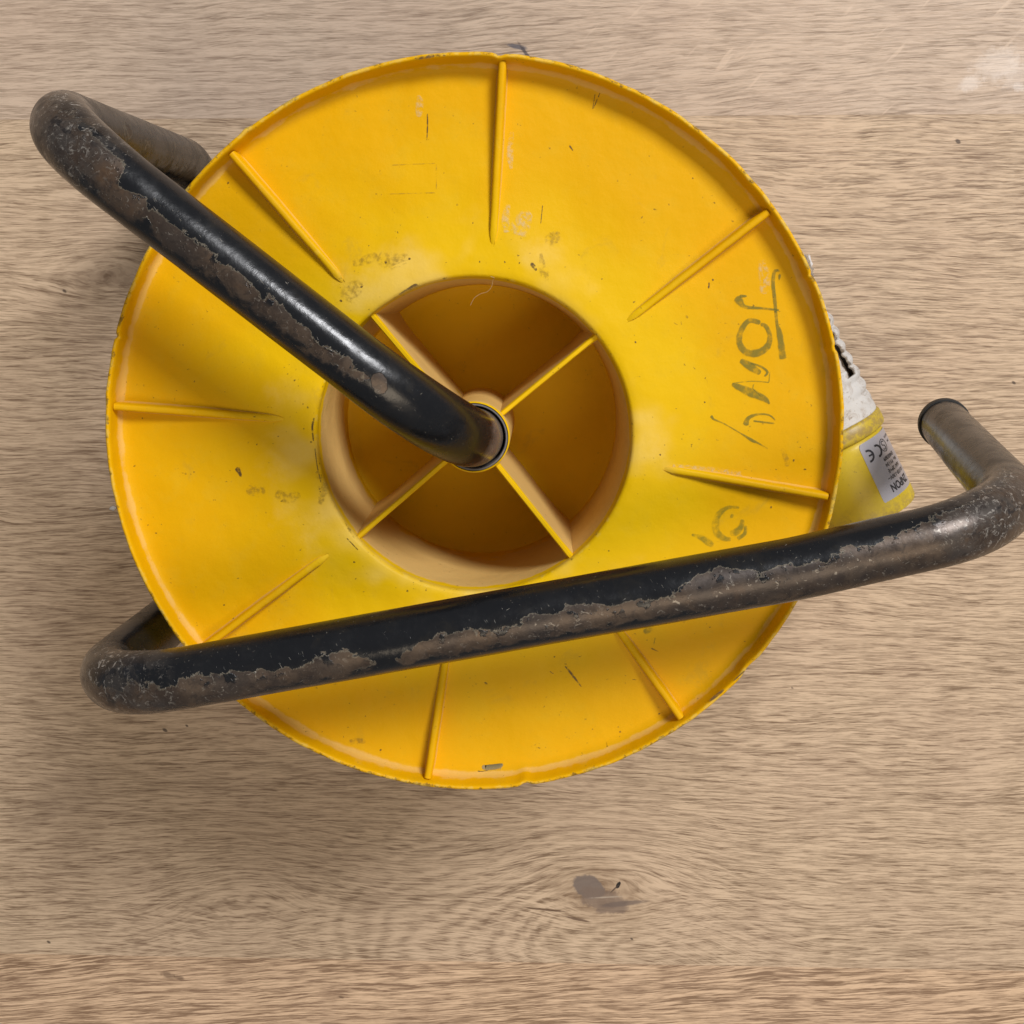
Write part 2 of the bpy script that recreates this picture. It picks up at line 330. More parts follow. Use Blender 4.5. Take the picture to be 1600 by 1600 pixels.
# ------------------------------------------------------------------ mesh helpers
def link(name, me, mat, parent=None, smooth=True, sharp=35):
    if mat is not None: me.materials.append(mat)
    if smooth:
        me.shade_smooth()
        me.set_sharp_from_angle(angle=math.radians(sharp))
    o = bpy.data.objects.new(name, me); COL.objects.link(o)
    if parent is not None: o.parent = parent
    return o
def mesh(name, V, Fc, attrs=None):
    me = bpy.data.meshes.new(name); me.from_pydata([tuple(c*MM for c in v) for v in V], [], Fc)
    if attrs:
        for k, vals in attrs.items():
            a = me.attributes.new(k, 'FLOAT', 'POINT'); a.data.foreach_set('value', vals)
    me.update(); return me
def tag(o, label=None, cat=None, group=None, kind=None):
    if label: o['label'] = label
    if cat: o['category'] = cat
    if group: o['group'] = group
    if kind: o['kind'] = kind
    return o
def empty(name, loc, label, cat, group=None):
    o = bpy.data.objects.new(name, None); COL.objects.link(o); o.location = tuple(c*MM for c in loc); o.empty_display_size = 0.05
    tag(o, label, cat, group); return o
def lathe(profile, n=256, fn=None, closed=False):
    """profile: (r, z, dust, edge). returns V, F, dust, edge"""
    V, Fc, D, E = [], [], [], []
    for i in range(n):
        a = 2*PI*i/n; ca, sa = math.cos(a), math.sin(a)
        for (r, z, d, e) in profile:
            rr, zz = (r, z) if fn is None else fn(r, z, a)
            V.append((rr*ca, rr*sa, zz)); D.append(d); E.append(e)
    k = len(profile)
    for i in range(n):
        j = (i+1) % n
        for q in range(k-1): Fc.append((i*k+q, j*k+q, j*k+q+1, i*k+q+1))
        if closed: Fc.append((i*k+k-1, j*k+k-1, j*k, i*k))
    return V, Fc, D, E
def densify(prof, step):
    out = [prof[0]]
    for a, b in zip(prof, prof[1:]):
        L = math.hypot(b[0]-a[0], b[1]-a[1]); n = max(1, int(math.ceil(L/step)))
        for i in range(1, n+1): out.append(tuple(a[q]+(b[q]-a[q])*i/n for q in range(4)))
    return out
def sweep(path, rad, seg=16, caps=True, close=False):
    """tube along points; parallel transport; rad float or list"""
    n = len(path); V, Fc = [], []
    t0 = (path[1]-path[0]).normalized(); up = Vector((0, 0, 1)) if abs(t0.z) < 0.9 else Vector((1, 0, 0))
    nrm = t0.cross(up).normalized()
    for i, p in enumerate(path):
        t = (path[min(i+1, n-1)]-path[max(i-1, 0)]).normalized()
        nrm = (nrm - t*nrm.dot(t)).normalized(); b = t.cross(nrm)
        r = rad[i] if isinstance(rad, (list, tuple)) else rad
        for k in range(seg):
            a = 2*PI*k/seg; V.append(p + nrm*(r*math.cos(a)) + b*(r*math.sin(a)))
    for i in range(n-1):
        for k in range(seg):
            k2 = (k+1) % seg; Fc.append((i*seg+k, i*seg+k2, (i+1)*seg+k2, (i+1)*seg+k))
    if caps: Fc.append(tuple(range(seg))[::-1]); Fc.append(tuple((n-1)*seg+k for k in range(seg)))
    return V, Fc

# ------------------------------------------------------------------ floor
floor = tag(bpy.data.objects.new('floor', None), kind='structure'); COL.objects.link(floor)
def seamy(u1, v1, u2, v2): return pt(u1, v1, 0), pt(u2, v2, 0)
sa1, sa2 = seamy(0, 187, 1600, 178); sb1, sb2 = seamy(0, 1490, 1600, 1517)
def yline(a, b, x): return a.y+(b.y-a.y)*(x-a.x)/(b.x-a.x)
X0, X1 = -1500.0, 1500.0
def board(y00, y01, y10, y11, mat, zoff=0.0):
    g = 0.015
    c = [(X0, y00+g), (X1, y01+g), (X1, y11-g), (X0, y10-g)]
    b = 0.06
    V = [(p[0], p[1], -8) for p in c] + [(p[0], p[1], -b+zoff) for p in c]
    V += [(c[0][0], c[0][1]+b, zoff), (c[1][0], c[1][1]+b, zoff), (c[2][0], c[2][1]-b, zoff), (c[3][0], c[3][1]-b, zoff)]
    Fc = [(3, 2, 1, 0), (0, 1, 5, 4), (1, 2, 6, 5), (2, 3, 7, 6), (3, 0, 4, 7), (4, 5, 9, 8), (5, 6, 10, 9), (6, 7, 11, 10), (7, 4, 8, 11), (8, 9, 10, 11)]
    o = link('floor_board', mesh('floor_board', V, Fc), mat, floor, smooth=False)
    return o
ta0, ta1 = yline(sa1, sa2, X0), yline(sa1, sa2, X1)
tb0, tb1 = yline(sb1, sb2, X0), yline(sb1, sb2, X1)
board(tb0, tb1, ta0, ta1, M_mid)
board(ta0, ta1, ta0+498, ta1+498, M_top, -0.05)
board(tb0-498, tb1-498, tb0, tb1, M_low, -0.05)
board(ta0+498, ta1+498, ta0+996, ta1+996, M_low)
board(tb0-996, tb1-996, tb0-498, tb1-498, M_top)
V = [(X0, -1400, -9), (X1, -1400, -9), (X1, 1600, -9), (X0, 1600, -9)]
link('subfloor', mesh('subfloor', V, [(0, 1, 2, 3)]), simple('dark_underlay', (0.05, 0.04, 0.03), 0.9), floor, smooth=False)

# ------------------------------------------------------------------ reel
AX, AY = -21.9, -47.6
RIM, HOLE, PITZ = 213.0, 206.0, 125.0
reel = empty('cable_reel', (AX, AY, 0), 'yellow plastic cable reel with ribbed flange on worn black tube frame', 'cable reel')
def L(p): return Vector((p.x-AX, p.y-AY, p.z))      # to reel space
def surf(r):                                        # dish height
    pts = [(66, 206), (74, 205.8), (80, 205.0), (95, 203.8), (115, 203.1), (135, 202.9), (144, 203.0), (150, 204)]
    for a, b in zip(pts, pts[1:]):
        if a[0] <= r <= b[0]: return a[1]+(b[1]-a[1])*(r-a[0])/(b[0]-a[0])
    return pts[0][1] if r < 66 else pts[-1][1]
def warp(r, z, a):
    """slightly out of true, nicked moulding"""
    n = mnoise.noise(Vector((math.cos(a)*1.3, math.sin(a)*1.3, 2.0)))
    zz = z + n*1.2*(r/150)**2 + 0.5*mnoise.noise(Vector((math.cos(a)*r/28, math.sin(a)*r/28, 5)))*(1 if r > 75 else 0)
    k = max(0, (r-143)/7)
    m = mnoise.noise(Vector((math.cos(a)*9, math.sin(a)*9, 0.3)))*0.24 + mnoise.noise(Vector((math.cos(a)*28, math.sin(a)*28, 1.3)))*0.16
    rr = r + k*m
    if z > 206: zz += 0.35*mnoise.noise(Vector((math.cos(a)*20, math.sin(a)*20, 7)))*k
    return rr, zz
def dent_list():
    out = []
    for (u, v, wd, dp) in ((822, 1232, 2.2, 1.1), (780, 88, 1.6, 0.9), (1299, 545, 1.0, 0.8), (385, 205, 2.0, -0.5), (1262, 432, 1.0, 0.7), (182, 525, .8, .9), (1180, 1050, 5, .8)):
        p = L(pt(u, v, RIM)); out.append((math.atan2(p.y, p.x), wd/150, dp))
    return out
DENTS = dent_list()
def warp2(r, z, a):
    rr, zz = warp(r, z, a)
    for (da, wd, dp) in DENTS:
        d = (a-da+PI) % (2*PI)-PI
        e = math.exp(-(d/wd)**2)
        if r > 140: rr -= dp*e*(r-140)/10; zz -= 0.6*dp*e*(1 if z > 206 else 0)
    return rr, zz
prof = [(151.0, 196.0, 0, 0.2), (150.6, 204, 0, 0.3), (150.6, 211.0, 0, 0.8), (150.3, 212.3, 0, 1), (149.7, 212.9, 0, 1), (149.1, 212.9, 0, .85), (148.6, 212.3, 0.0, .5),
        (148.3, 211.0, 0.15, .1), (147.8, 206.5, 0.42, 0), (147.3, 204.6, 0.70, 0), (146.4, 203.6, 0.60, 0), (144.6, 203.1, 0.15, 0), (142.5, 203.0, 0.0, 0)]
r = 139.0
while r > 78: prof.append((r, surf(r), 0.0, 0.0)); r -= 3.0
prof += [(74, 205.9, 0.05, 0.0), (69, 206.1, 0.0, 0.05), (66.6, 206.0, 0, .25), (65.6, 205.5, 0, 0.7), (65.15, 204.6, 0, .75), (65.0, 203.0, 0.05, .5), (64.95, 201.5, 0.1, 0.3)]
V, Fc, D, E = lathe(prof, 720, warp2)
link('front_flange', mesh('front_flange', V, Fc, {'dust': D, 'edge': E}), M_yel, reel, sharp=60)
flange = [o for o in COL.objects if o.name == 'front_flange'][0]
# underside and drum
prof = [(65.2, 201, 0, 0), (67, 198.5, 0, 0), (110, 197.5, 0, 0), (145, 197.0, 0, 0), (151.0, 196.0, 0, 0)]
V, Fc, D, E = lathe(prof, 180, lambda r, z, a: (r, z))
link('flange_back', mesh('flange_back', V, Fc, {'dust': D, 'edge': E}), M_yel, flange)
# well
prof = [(64.95, 201.5, .1, .15), (64.6, 199.5, .45, .1), (64.5, 197, .75, 0), (64.2, 180, .95, 0), (64.0, 160, .95, 0), (64.2, 140, .70, 0), (64.3, 128, .45, 0), (64.2, 125.6, 0.15, 0), (62.5, 125.0, 0, 0), (50, 125, 0, 0), (36, 125, 0, 0), (20, 125, 0, 0), (6, 125, 0, 0)]
V, Fc, D, E = lathe(densify(prof, 6), 256)
well = link('hub_well', mesh('hub_well', V, Fc, {'dust': D, 'edge': E}), M_pit, reel, sharp=60)
# hub cylinder
prof = [(16.0, 124.5, .3, 0), (15.4, 130, .9, 0), (14.9, 200, .9, 0), (14.8, 204.6, 0.5, .3), (14.5, 205.3, 0, .5), (14.2, 205.5, 0, .4), (14.0, 204, 0, .3), (14.0, 150, 0, 0)]
V, Fc, D, E = lathe(densify(prof, 8), 96)
link('hub', mesh('hub', V, Fc, {'dust': D, 'edge': E}), M_pit, reel, sharp=50)
prof = [(13.98, 203.9, 0, 0), (13.9, 205.0, 0, 0), (13.2, 205.2, 0, 0), (12.9, 204.6, 0, 0), (12.85, 160, 0, 0)]
V, Fc, D, E = lathe(prof, 64)
link('bushing', mesh('bushing', V, Fc), M_bush, reel)
# webs from hub to well wall
for (u, v) in ((583, 495), (930, 527), (893, 872), (565, 835)):
    p = L(pt(u, v, 203)); a = math.atan2(p.y, p.x); ca, sa = math.cos(a), math.sin(a)
    V, Fc, D, E = [], [], [], []
    rs = [13.6, 14.5] + [16+i*4 for i in range(12)] + [62.5, 65.2]
    for i, r in enumerate(rs):
        top = 202.0 + 0.8*mnoise.noise(Vector((r/20, a, 0)))
        if r > 60: top = 202.5
        hw = 1.05
        fl = max(0, (r-52)/13)**2*1.6
        sec = [(2.2+fl, PITZ-.5, .5), (1.9+fl, PITZ+6, .75), (1.5+fl*.8, PITZ+40, .9), (hw+.15+fl*.3, top-4, .8), (hw, top-.5, .0), (hw*.6, top, 0)]
        full = [(s, z, d) for s, z, d in sec] + [(-s, z, d) for s, z, d in sec[::-1]]
        for s, z, d in full:
            V.append((r*ca - s*sa, r*sa + s*ca, z)); D.append(d); E.append(0.25 if z > top-1 else 0)
    k = 12
    for i in range(len(rs)-1):
        for q in range(k-1): Fc.append((i*k+q, (i+1)*k+q, (i+1)*k+q+1, i*k+q+1))
    Fc.append(tuple(range(k))); Fc.append(tuple((len(rs)-1)*k+q for q in range(k))[::-1])
    link('web', mesh('web', V, Fc, {'dust': D, 'edge': E}), M_pit, reel, sharp=40)
# ribs on the flange
RIBS = [((785, 100), (770, 385)), ((1195, 335), (978, 503)), ((1291, 776), (1035, 732)), ((1070, 1130), (950, 962)),
        ((668, 1218), (700, 1005)), ((330, 1003), (515, 865)), ((178, 635), (445, 655)), ((363, 241), (538, 443))]
for k_, (o_, i_) in enumerate(RIBS):
    A = L(pt(o_[0], o_[1], RIM-4)); B = L(pt(i_[0], i_[1], 205.5))
    A2 = Vector((A.x, A.y)); B2 = Vector((B.x, B.y))
    sc_ = 147.6/A2.length; A2 = A2*sc_
    n = 30; V, Fc, D, E = [], [], [], []
    dr = (B2-A2).normalized(); pr = Vector((-dr.y, dr.x))
    for i in range(n+1):
        t = i/n; c = A2.lerp(B2, t); r = c.length; a = math.atan2(c.y, c.x)
        sz = warp2(min(r, 143), surf(min(r, 143)), a)[1]
        h = 7.4*(1-t)**0.80
        h = h*min(1, (1-t)*14+0.0) if t > .93 else h
        top = sz + h + (0.5 if t < 1 else -0.4)
        wd = 1.35*min(1, ((1-t)*9+0.25)) if t > 0.8 else 1.35
        wob = 0.12*mnoise.noise(Vector((i*0.6, k_*3.1, 0)))
        sec = [(wd+0.9*min(1, h/4)+.3, sz-0.4, .95), (wd+0.45*min(1, h/4), sz+0.7*min(1, h/3), .62), (wd+.12, top-.9*min(1, h/2), .0), (wd*.72, top-.2*min(1, h), 0), (wd*.3, top, 0)]
        for s, z, d in sec + [(-s, z, d) for s, z, d in sec[::-1]]:
            p = c + pr*(s+wob); V.append((p.x, p.y, z)); D.append(d); E.append(0.32 if z > top-.4 else 0)
    k = 10
    for i in range(n):
        for q in range(k-1): Fc.append((i*k+q, i*k+q+1, (i+1)*k+q+1, (i+1)*k+q))
    Fc.append(tuple(range(k))[::-1]); Fc.append(tuple(n*k+q for q in range(k)))
    link('rib', mesh('rib', V, Fc, {'dust': D, 'edge': E}), M_yel, flange, sharp=50)
# drum, back flange, wound cable
prof = [(100, 197, 0, 0), (100, 12, 0, 0)]
V, Fc, D, E = lathe(prof, 96); link('drum_core', mesh('drum_core', V, Fc, {'dust': D, 'edge': E}), M_yel, reel)
prof = [(20, 10, 0, 0), (100, 10, 0, 0), (147, 13, 0, 0), (150, 15, 0, 0.2), (151, 12, 0, 0.8), (151, 1, 0, 1), (149, 0.2, 0, 1), (148, 1, 0, .5), (147, 9, 0, 0), (100, 6, 0, 0), (20, 6, 0, 0)]
V, Fc, D, E = lathe(prof, 256); link('back_flange', mesh('back_flange', V, Fc, {'dust': D, 'edge': E}), M_yel, reel)
path = []
for lay, rr in enumerate((106, 115, 124)):
    nt = 17; N = nt*72
    for i in range(N+1):
        f = i/N if lay % 2 == 0 else 1-i/N
        a = 2*PI*nt*(lay + i/N)
        path.append(Vector((rr*math.cos(a), rr*math.sin(a), 20+f*170 + 0.6*math.sin(a*1.3))))
V, Fc = sweep(path, 4.8, 8); link('wound_cable', mesh('wound_cable', V, Fc), M_cable, reel)

# ------------------------------------------------------------------ marks on the flange (flat ink and grime, 0.2 mm proud)
def on_dish(u, v, off=0.18):
    z = 203.0
    for _ in range(4):
        p = L(pt(u, v, z)); r = math.hypot(p.x, p.y); a = math.atan2(p.y, p.x)
        z = (warp2(min(r, 143), surf(r), a)[1] if r < 146.5 else warp2(149.4, 212.9, a)[1]+.15)+off
    return Vector((p.x, p.y, z))
def ribbon_all(strokes, name, mat, wk=1.0):
    return [ribbon([st], name, mat, wk) for st in strokes]
def ribbon(strokes, name, mat, WK=1.0):
    """strokes: list of [(u,v,width px)...]"""
    V, Fc, C = [], [], []
    for st in strokes:
        P = []
        for i in range(len(st)-1):          # catmull-rom
            p0, p1, p2, p3 = st[max(i-1, 0)], st[i], st[i+1], st[min(i+2, len(st)-1)]
            n = max(2, int(math.hypot(p2[0]-p1[0], p2[1]-p1[1])/3))
            for k in range(n):
                t = k/n
                P.append(tuple(0.5*(2*p1[q]+(p2[q]-p0[q])*t+(2*p0[q]-5*p1[q]+4*p2[q]-p3[q])*t*t+(3*p1[q]-p0[q]-3*p2[q]+p3[q])*t**3) for q in range(3)))
        P.append(st[-1])
        base = len(V); n = len(P)
        for i, (u, v, wd) in enumerate(P):
            a, b = P[max(i-1, 0)], P[min(i+1, n-1)]
            tx, ty = b[0]-a[0], b[1]-a[1]; l = math.hypot(tx, ty) or 1; nx, ny = -ty/l, tx/l
            e = 0.3 if i in (0, n-1) else 1
            wd = max(wd*WK, 1.2)*e*(1+0.16*mnoise.noise(Vector((i*0.5, u*0.1, v*0.1))))
            for q in (-0.5, -0.3, 0, 0.3, 0.5):
                V.append(on_dish(u+nx*wd*q, v+ny*wd*q)); C.append(min(1.0, e+.0)*(0.0 if abs(q) > .45 else (0.75 if abs(q) > .2 else 1.0)) if i not in (0, n-1) else 0.0)
        for i in range(n-1):
            for q in range(4): Fc.append((base+i*5+q, base+i*5+q+1, base+(i+1)*5+q+1, base+(i+1)*5+q))
    return link(name, mesh(name, V, Fc, {'core': C}), mat, flange, smooth=True, sharp=180)
def cA(pts): return [(x/3.2+1050, y/3.2+380, w_/3.2) for x, y, w_ in pts]
def cB(pts): return [(x/8+1000, y/8+780, w_/8) for x, y, w_ in pts]
def cC(pts): return [(x/13.33+960, y/13.33+960, w_/13.33) for x, y, w_ in pts]
ribbon_all([cA([(542, 140, 10), (515, 138, 16), (506, 200, 17), (515, 290, 17), (525, 400, 14), (538, 450, 26), (556, 582, 32)]),
        cA([(540, 150, 14), (536, 188, 8)]),
        cA([(318, 268, 30), (340, 292, 34), (365, 318, 18), (450, 325, 11), (538, 335, 9)]), cA([(335, 265, 18), (378, 264, 8)]),
        cA([(445, 398, 22), (385, 388, 24), (345, 440, 26), (338, 500, 28), (372, 545, 32), (430, 548, 34), (478, 515, 30), (490, 465, 22), (470, 415, 20), (440, 405, 16)]),
        cA([(340, 583, 20), (385, 612, 36), (445, 652, 24)]), cA([(390, 598, 8), (448, 618, 10), (478, 645, 12), (460, 668, 8)]),
        cA([(298, 703, 16), (375, 738, 38), (462, 778, 28), (490, 806, 5)]),
        cA([(368, 914, 28), (383, 874, 18), (435, 855, 10), (488, 860, 8), (520, 888, 7)]), cA([(405, 888, 8), (515, 902, 8)]),
        cA([(197, 858, 20), (206, 878, 10), (260, 902, 6), (340, 948, 6), (405, 988, 15), (425, 996, 9), (482, 1028, 6)]),
        ], 'handwriting', M_mark, 1.3)
ribbon_all([cA([(300, 700, 4), (400, 690, 5), (488, 696, 5)]), cA([(415, 700, 5), (405, 725, 5), (450, 770, 5)]), cA([(490, 640, 6), (485, 700, 5)]),
        cB([(1250, 105, 25), (1100, 105, 45), (985, 190, 70), (945, 310, 85), (965, 420, 90), (1050, 490, 70), (1150, 500, 40)]),
        cB([(1285, 245, 50), (1262, 350, 70), (1195, 415, 85), (1120, 425, 60)]), cB([(1320, 320, 40), (1310, 430, 45), (1210, 500, 50)]), cB([(1165, 175, 45), (1135, 245, 30)]),
        cB([(640, 440, 30), (760, 478, 60), (850, 535, 80), (920, 590, 60)]),
        cC([(790, 235, 90), (710, 320, 130), (600, 385, 80)]), cC([(850, 470, 24), (820, 640, 14)]), cC([(1390, 100, 40), (1490, 175, 70)])],
       'faint_handwriting', M_markfaint, 1.3)
# hairline scratches, dark
ribbon([cC([(768, 700, 44), (800, 722, 28), (870, 755, 14), (940, 782, 8)]),
        [(668, 177, 2.2), (668, 198, 2.6), (667, 220, 1.4)], [(930, 146, 1.5), (926, 171, 1)], [(938, 144, 1.5), (927, 170, 1.6)],
        [(882, 1040, 1.5), (893, 1053, 4), (909, 1074, 1.2)], [(858, 1048, 1), (866, 1054, 2)], [(848, 320, 1.4), (845, 350, 1.6)],
        [(600, 1, 1), (601, 2, 1)][:0] or [(889, 226, 3.5), (896, 236, 2)], [(1107, 445, 4), (1108, 452, 3)],
        [(762, 1217, 1.5), (750, 1219, 1.5), (744, 1218, 3)], [(369, 730, 9), (374, 738, 7), (377, 746, 4)], [(402, 692, 3), (401, 697, 2)],
        [(1071, 492, 6), (1076, 498, 4)], [(1108, 440, 3), (1108, 450, 2)], [(829, 410, 7), (836, 419, 6), (838, 424, 3)], [(795, 418, 2), (796, 420, 3)],
        [(755, 1066, 6), (763, 1069, 2.5)],
        [(646, 92, 3), (656, 90.5, 5.5), (666, 89.5, 5), (674, 87, 7), (680, 88, 2)], [(690, 87.5, 2), (698, 86.5, 3)], [(1108, 1096, 3), (1118, 1088, 6), (1132, 1077, 4)], [(1146, 1064, 2), (1164, 1048, 3)],
        [(628, 457, 2), (640, 450, 4), (648, 446, 7), (653, 444, 2)], [(622, 461, 2), (632, 455, 2.5)], [(491, 652, 3), (488, 668, 4), (490, 690, 2)], [(492, 700, 1.5), (496, 730, 2), (502, 755, 1.5)], [(541, 840, 2), (560, 860, 2)]], 'scratches', M_chip)['kind'] = 'stuff'
ribbon_all([[(653, 148, 4), (656, 160, 12), (655, 175, 10), (654, 184, 4)], [(830, 332, 10), (817, 345, 26), (808, 368, 22)], [(795, 318, 6), (790, 340, 12), (792, 364, 8)],
        [(1190, 405, 10), (1195, 440, 16), (1192, 460, 8)], [(1050, 728, 6), (1120, 738, 14), (1160, 742, 8)], [(800, 205, 6), (797, 240, 10), (799, 265, 4)]], 'pale_scuff', M_pale, 1.3)
ribbon([[(751, 1213, 6), (760, 1212, 10), (772, 1211, 11), (786, 1208, 6)]], 'dirt_patch', M_greyp)
ribbon_all([[(550, 412, 8), (575, 405, 14), (590, 396, 6)], [(540, 470, 20), (550, 455, 26), (565, 440, 10)], [(850, 375, 8), (866, 372, 20), (872, 360, 6)], [(495, 735, 6), (505, 760, 14), (500, 790, 6)],
        [(430, 770, 10), (450, 778, 16), (470, 772, 8)], [(545, 1160, 6), (560, 1157, 9), (572, 1160, 4)], [(845, 395, 4), (850, 425, 12), (856, 440, 5)],
        [(610, 258, 1.5), (681, 255, 1.3)], [(682, 256, 1.6), (682, 299, 1.6)], [(681, 301, 1.6), (606, 303, 1.4)], [(385, 762, 10), (400, 768, 16), (415, 765, 8)], [(590, 400, 16), (610, 408, 22), (640, 402, 10)],
        [(1222, 700, 6), (1230, 722, 8), (1228, 730, 5)]], 'smudge', M_smut, 1.4)
# little flecks scattered as a single bit of dirt
V, Fc, C = [], [], []
random.seed(11)
def fleck(u, v, s):
    n = 7; base = len(V); V.append(on_dish(u, v)); C.append(0.9); st = random.uniform(0.5, 1); ro = random.uniform(0, PI)
    for i in range(n):
        a = 2*PI*i/n; q = s*random.uniform(0.5, 1.2); dx, dy = q*math.cos(a), q*st*math.sin(a)
        V.append(on_dish(u+dx*math.cos(ro)-dy*math.sin(ro), v+dx*math.sin(ro)+dy*math.cos(ro))); C.append(0.5)
    for i in range(n): Fc.append((base, base+1+i, base+1+(i+1) % n))
for i in range(150):
    a = random.uniform(0, 2*PI); r = random.choice([random.uniform(255, 330), random.uniform(255, 555), random.uniform(510, 560)])
    fleck(741+r*math.cos(a), 676+r*math.sin(a)*0.985-0.02*r, random.choice([0.7, 0.8, 1.0, 1.0, 1.5, 2.2]))
for (u, v, s) in ((1212, 487, 3), (560, 1000, 2), (603, 410, 3), (640, 405, 2.5), (565, 448, 3), (533, 470, 3), (1238, 1075, 3), (1240, 720, 3), (1170, 1012, 2)): fleck(u, v, s)
tag(link('dirt_flecks', mesh('dirt_flecks', V, Fc, {'core': C}), M_chip, flange, sharp=180), kind='stuff')

# ------------------------------------------------------------------ tube frame
NZ = CAM_H-436.0
R_T = 11.9
hubp = Vector((AX, AY, NZ-3))
NL = pt(120, 1089, NZ); NH = pt(40, 170, NZ)
corners = [  # (point, fillet)
    (pt(1475, 661, 85), 0),
    (pt(1606, 806, NZ), 46),
    (pt(1240, 889, NZ), 260),
    (NL, 44),
    (Vector((NL.x, NL.y, R_T)), 40),
    (pt(318, 262, R_T), 40),
    (NH, 46),
    (hubp, 52),
    (Vector((AX, AY, 60)), 0)]
pathp, marks = [], []
def fillet_path(cs, step=2.2):
    out = []; cur = cs[0][0]; tagl = []
    def line(a, b, k):
        n = max(1, int((b-a).length/step))
        for i in range(n): out.append(a.lerp(b, i/n)); tagl.append((k, 0.0))
    for i in range(1, len(cs)-1):
        p, r = cs[i]; a = (cs[i-1][0]-p).normalized(); b = (cs[i+1][0]-p).normalized()
        ang = a.angle(b); d = r/math.tan(ang/2)
        s = p+a*d; e = p+b*d; line(cur, s, i)
        c = p+(a+b).normalized()*(r/math.sin(ang/2)); v0 = s-c; v1 = e-c; th = v0.angle(v1)
        n = max(2, int(r*th/step)); ax = v0.cross(v1).normalized()
        for k in range(n): out.append(c + Matrix.Rotation(th*k/n, 3, ax) @ v0); tagl.append((i+0.5, math.sin(PI*k/n) if r < 100 else 0))
        cur = e
    line(cur, cs[-1][0], len(cs)-1); out.append(cs[-1][0]); tagl.append((len(cs)-1, 0))
    return out, tagl
PATH, TG = fillet_path(corners)
# measured wear along the frame: (u of the photo, centre angle, half width) on the rail and the grip
RAIL = [(100, 30, 44), (200, 32, 42), (330, 30, 30), (420, 27, 20), (500, 22, 25), (620, 26, 17), (700, 20, 25), (820, 24, 15), (900, 17, 22), (1010, 22, 16), (1060, 16, 24), (1130, 10, 34), (1180, 20, 24), (1250, 22, 34), (1400, 20, 52), (1520, 10, 70), (1640, 0, 60)]
GRIP = [(40, 10, 30), (110, 8, 44), (180, 2, 34), (300, -2, 27), (400, 2, 25), (480, 6, 24), (530, 14, 18), (575, 10, 5), (640, 10, -14), (760, 0, -25)]
def interp(T, x):
    if x <= T[0][0]: return T[0][1:]
    for a, b in zip(T, T[1:]):
        if x <= b[0]:
            t = (x-a[0])/(b[0]-a[0]); return tuple(a[q]+(b[q]-a[q])*t for q in (1, 2))
    return T[-1][1:]
def to_px(p):
    c = W2C @ (p-Vector((0, 0, CAM_H))); return 800+FPX*c.x/-c.z, 800-FPX*c.y/-c.z
SEG = 56
V, Fc, WR, LW, DU, PO = [], [], [], [], [], []
t0 = (PATH[1]-PATH[0]).normalized(); nrm = t0.cross(Vector((0, 1, 0))).normalized()
n = len(PATH)
for i, p in enumerate(PATH):
    t = (PATH[min(i+1, n-1)]-PATH[max(i-1, 0)]).normalized()
    nrm = (nrm-t*nrm.dot(t)).normalized(); b = t.cross(nrm)
    sec, bend = TG[i]
    u, v = to_px(p)
    viewdir = (Vector((0, 0, CAM_H))-p).normalized()
    up = (Vector((0, 0, 1))*0.6+viewdir*0.4); up = (up-t*up.dot(t)).normalized()
    side = t.cross(up)
    if side.y > 0: side = -side            # towards the bottom of the photo
    # ovalised in bends
    inpl = Vector((0, 0, 0))
    if bend > 0:
        k0 = max(0, i-6); k1_ = min(n-1, i+6); inpl = (PATH[k0]+PATH[k1_]-2*p)
        inpl = (inpl-t*inpl.dot(t)); inpl = inpl.normalized() if inpl.length > 1e-6 else Vector((0, 0, 0))
    for k in range(SEG):
        a = 2*PI*k/SEG; d = nrm*math.cos(a)+b*math.sin(a)
        r = R_T*(1 + (0.055*bend*(1-2*abs(d.dot(inpl))**2) if bend > 0 else 0))
        r += 0.10*mnoise.noise(p*0.03+d*0.5)
        V.append(tuple(L(p+d*r)))
        ang = math.degrees(math.atan2(d.dot(side), d.dot(up)))
        if 1.5 <= sec <= 3.5: c0, hw = interp(RAIL, u)
        elif sec >= 5.5 and sec < 7: c0, hw = interp(GRIP, u)
        elif sec >= 7: c0, hw = interp(GRIP, max(u, 530))
        else: c0, hw = 0, -30
        dd = hw-abs(ang-c0)
        wr = 0.5+dd/34.0
        if p.z < NZ-28 and not sec >= 7: wr = 0.05
        if sec < 1.5: wr = min(wr, 0.1)
        PO.append((bend if (sec in (1.5, 2.5, 3.5, 6.5) and p.z > NZ-34) else 0.0) if bend > 0 else 0.0)
        DU.append(max(0.0, min(1.0, (NZ-24-p.z)/18)) if sec >= 7 else 0.0)
        WR.append(max(-0.6, min(1.15, wr)))
        lo = (ang-c0)/max(8.0, abs(hw)); lo = max(0.0, min(1.0, (lo-0.1)/0.6))
        if 1.5 <= sec <= 3.5 or sec >= 5.5: LW.append(max(lo, 0.65*bend if sec < 7 else 0))
        else: LW.append(0.5)
for i in range(n-1):
    for k in range(SEG):
        k2 = (k+1) % SEG; Fc.append((i*SEG+k, i*SEG+k2, (i+1)*SEG+k2, (i+1)*SEG+k))
frame = link('tube_frame', mesh('tube_frame', V, Fc, {'wear': WR, 'lower': LW, 'dusty': DU, 'polish': PO}), M_tube, reel, sharp=180)
# end cap of the free leg
d0 = (PATH[0]-PATH[1]).normalized()
capp = [L(PATH[0]-d0*3.0), L(PATH[0]-d0*2.9), L(PATH[0]+d0*1.5), L(PATH[0]+d0*3.2), L(PATH[0]+d0*3.3)]
Vc, Fcc = sweep(capp, [12.4, 12.75, 12.75, 12.0, 6.0], 48)
link('end_cap', mesh('end_cap', Vc, Fcc), M_rubber, frame, sharp=40)
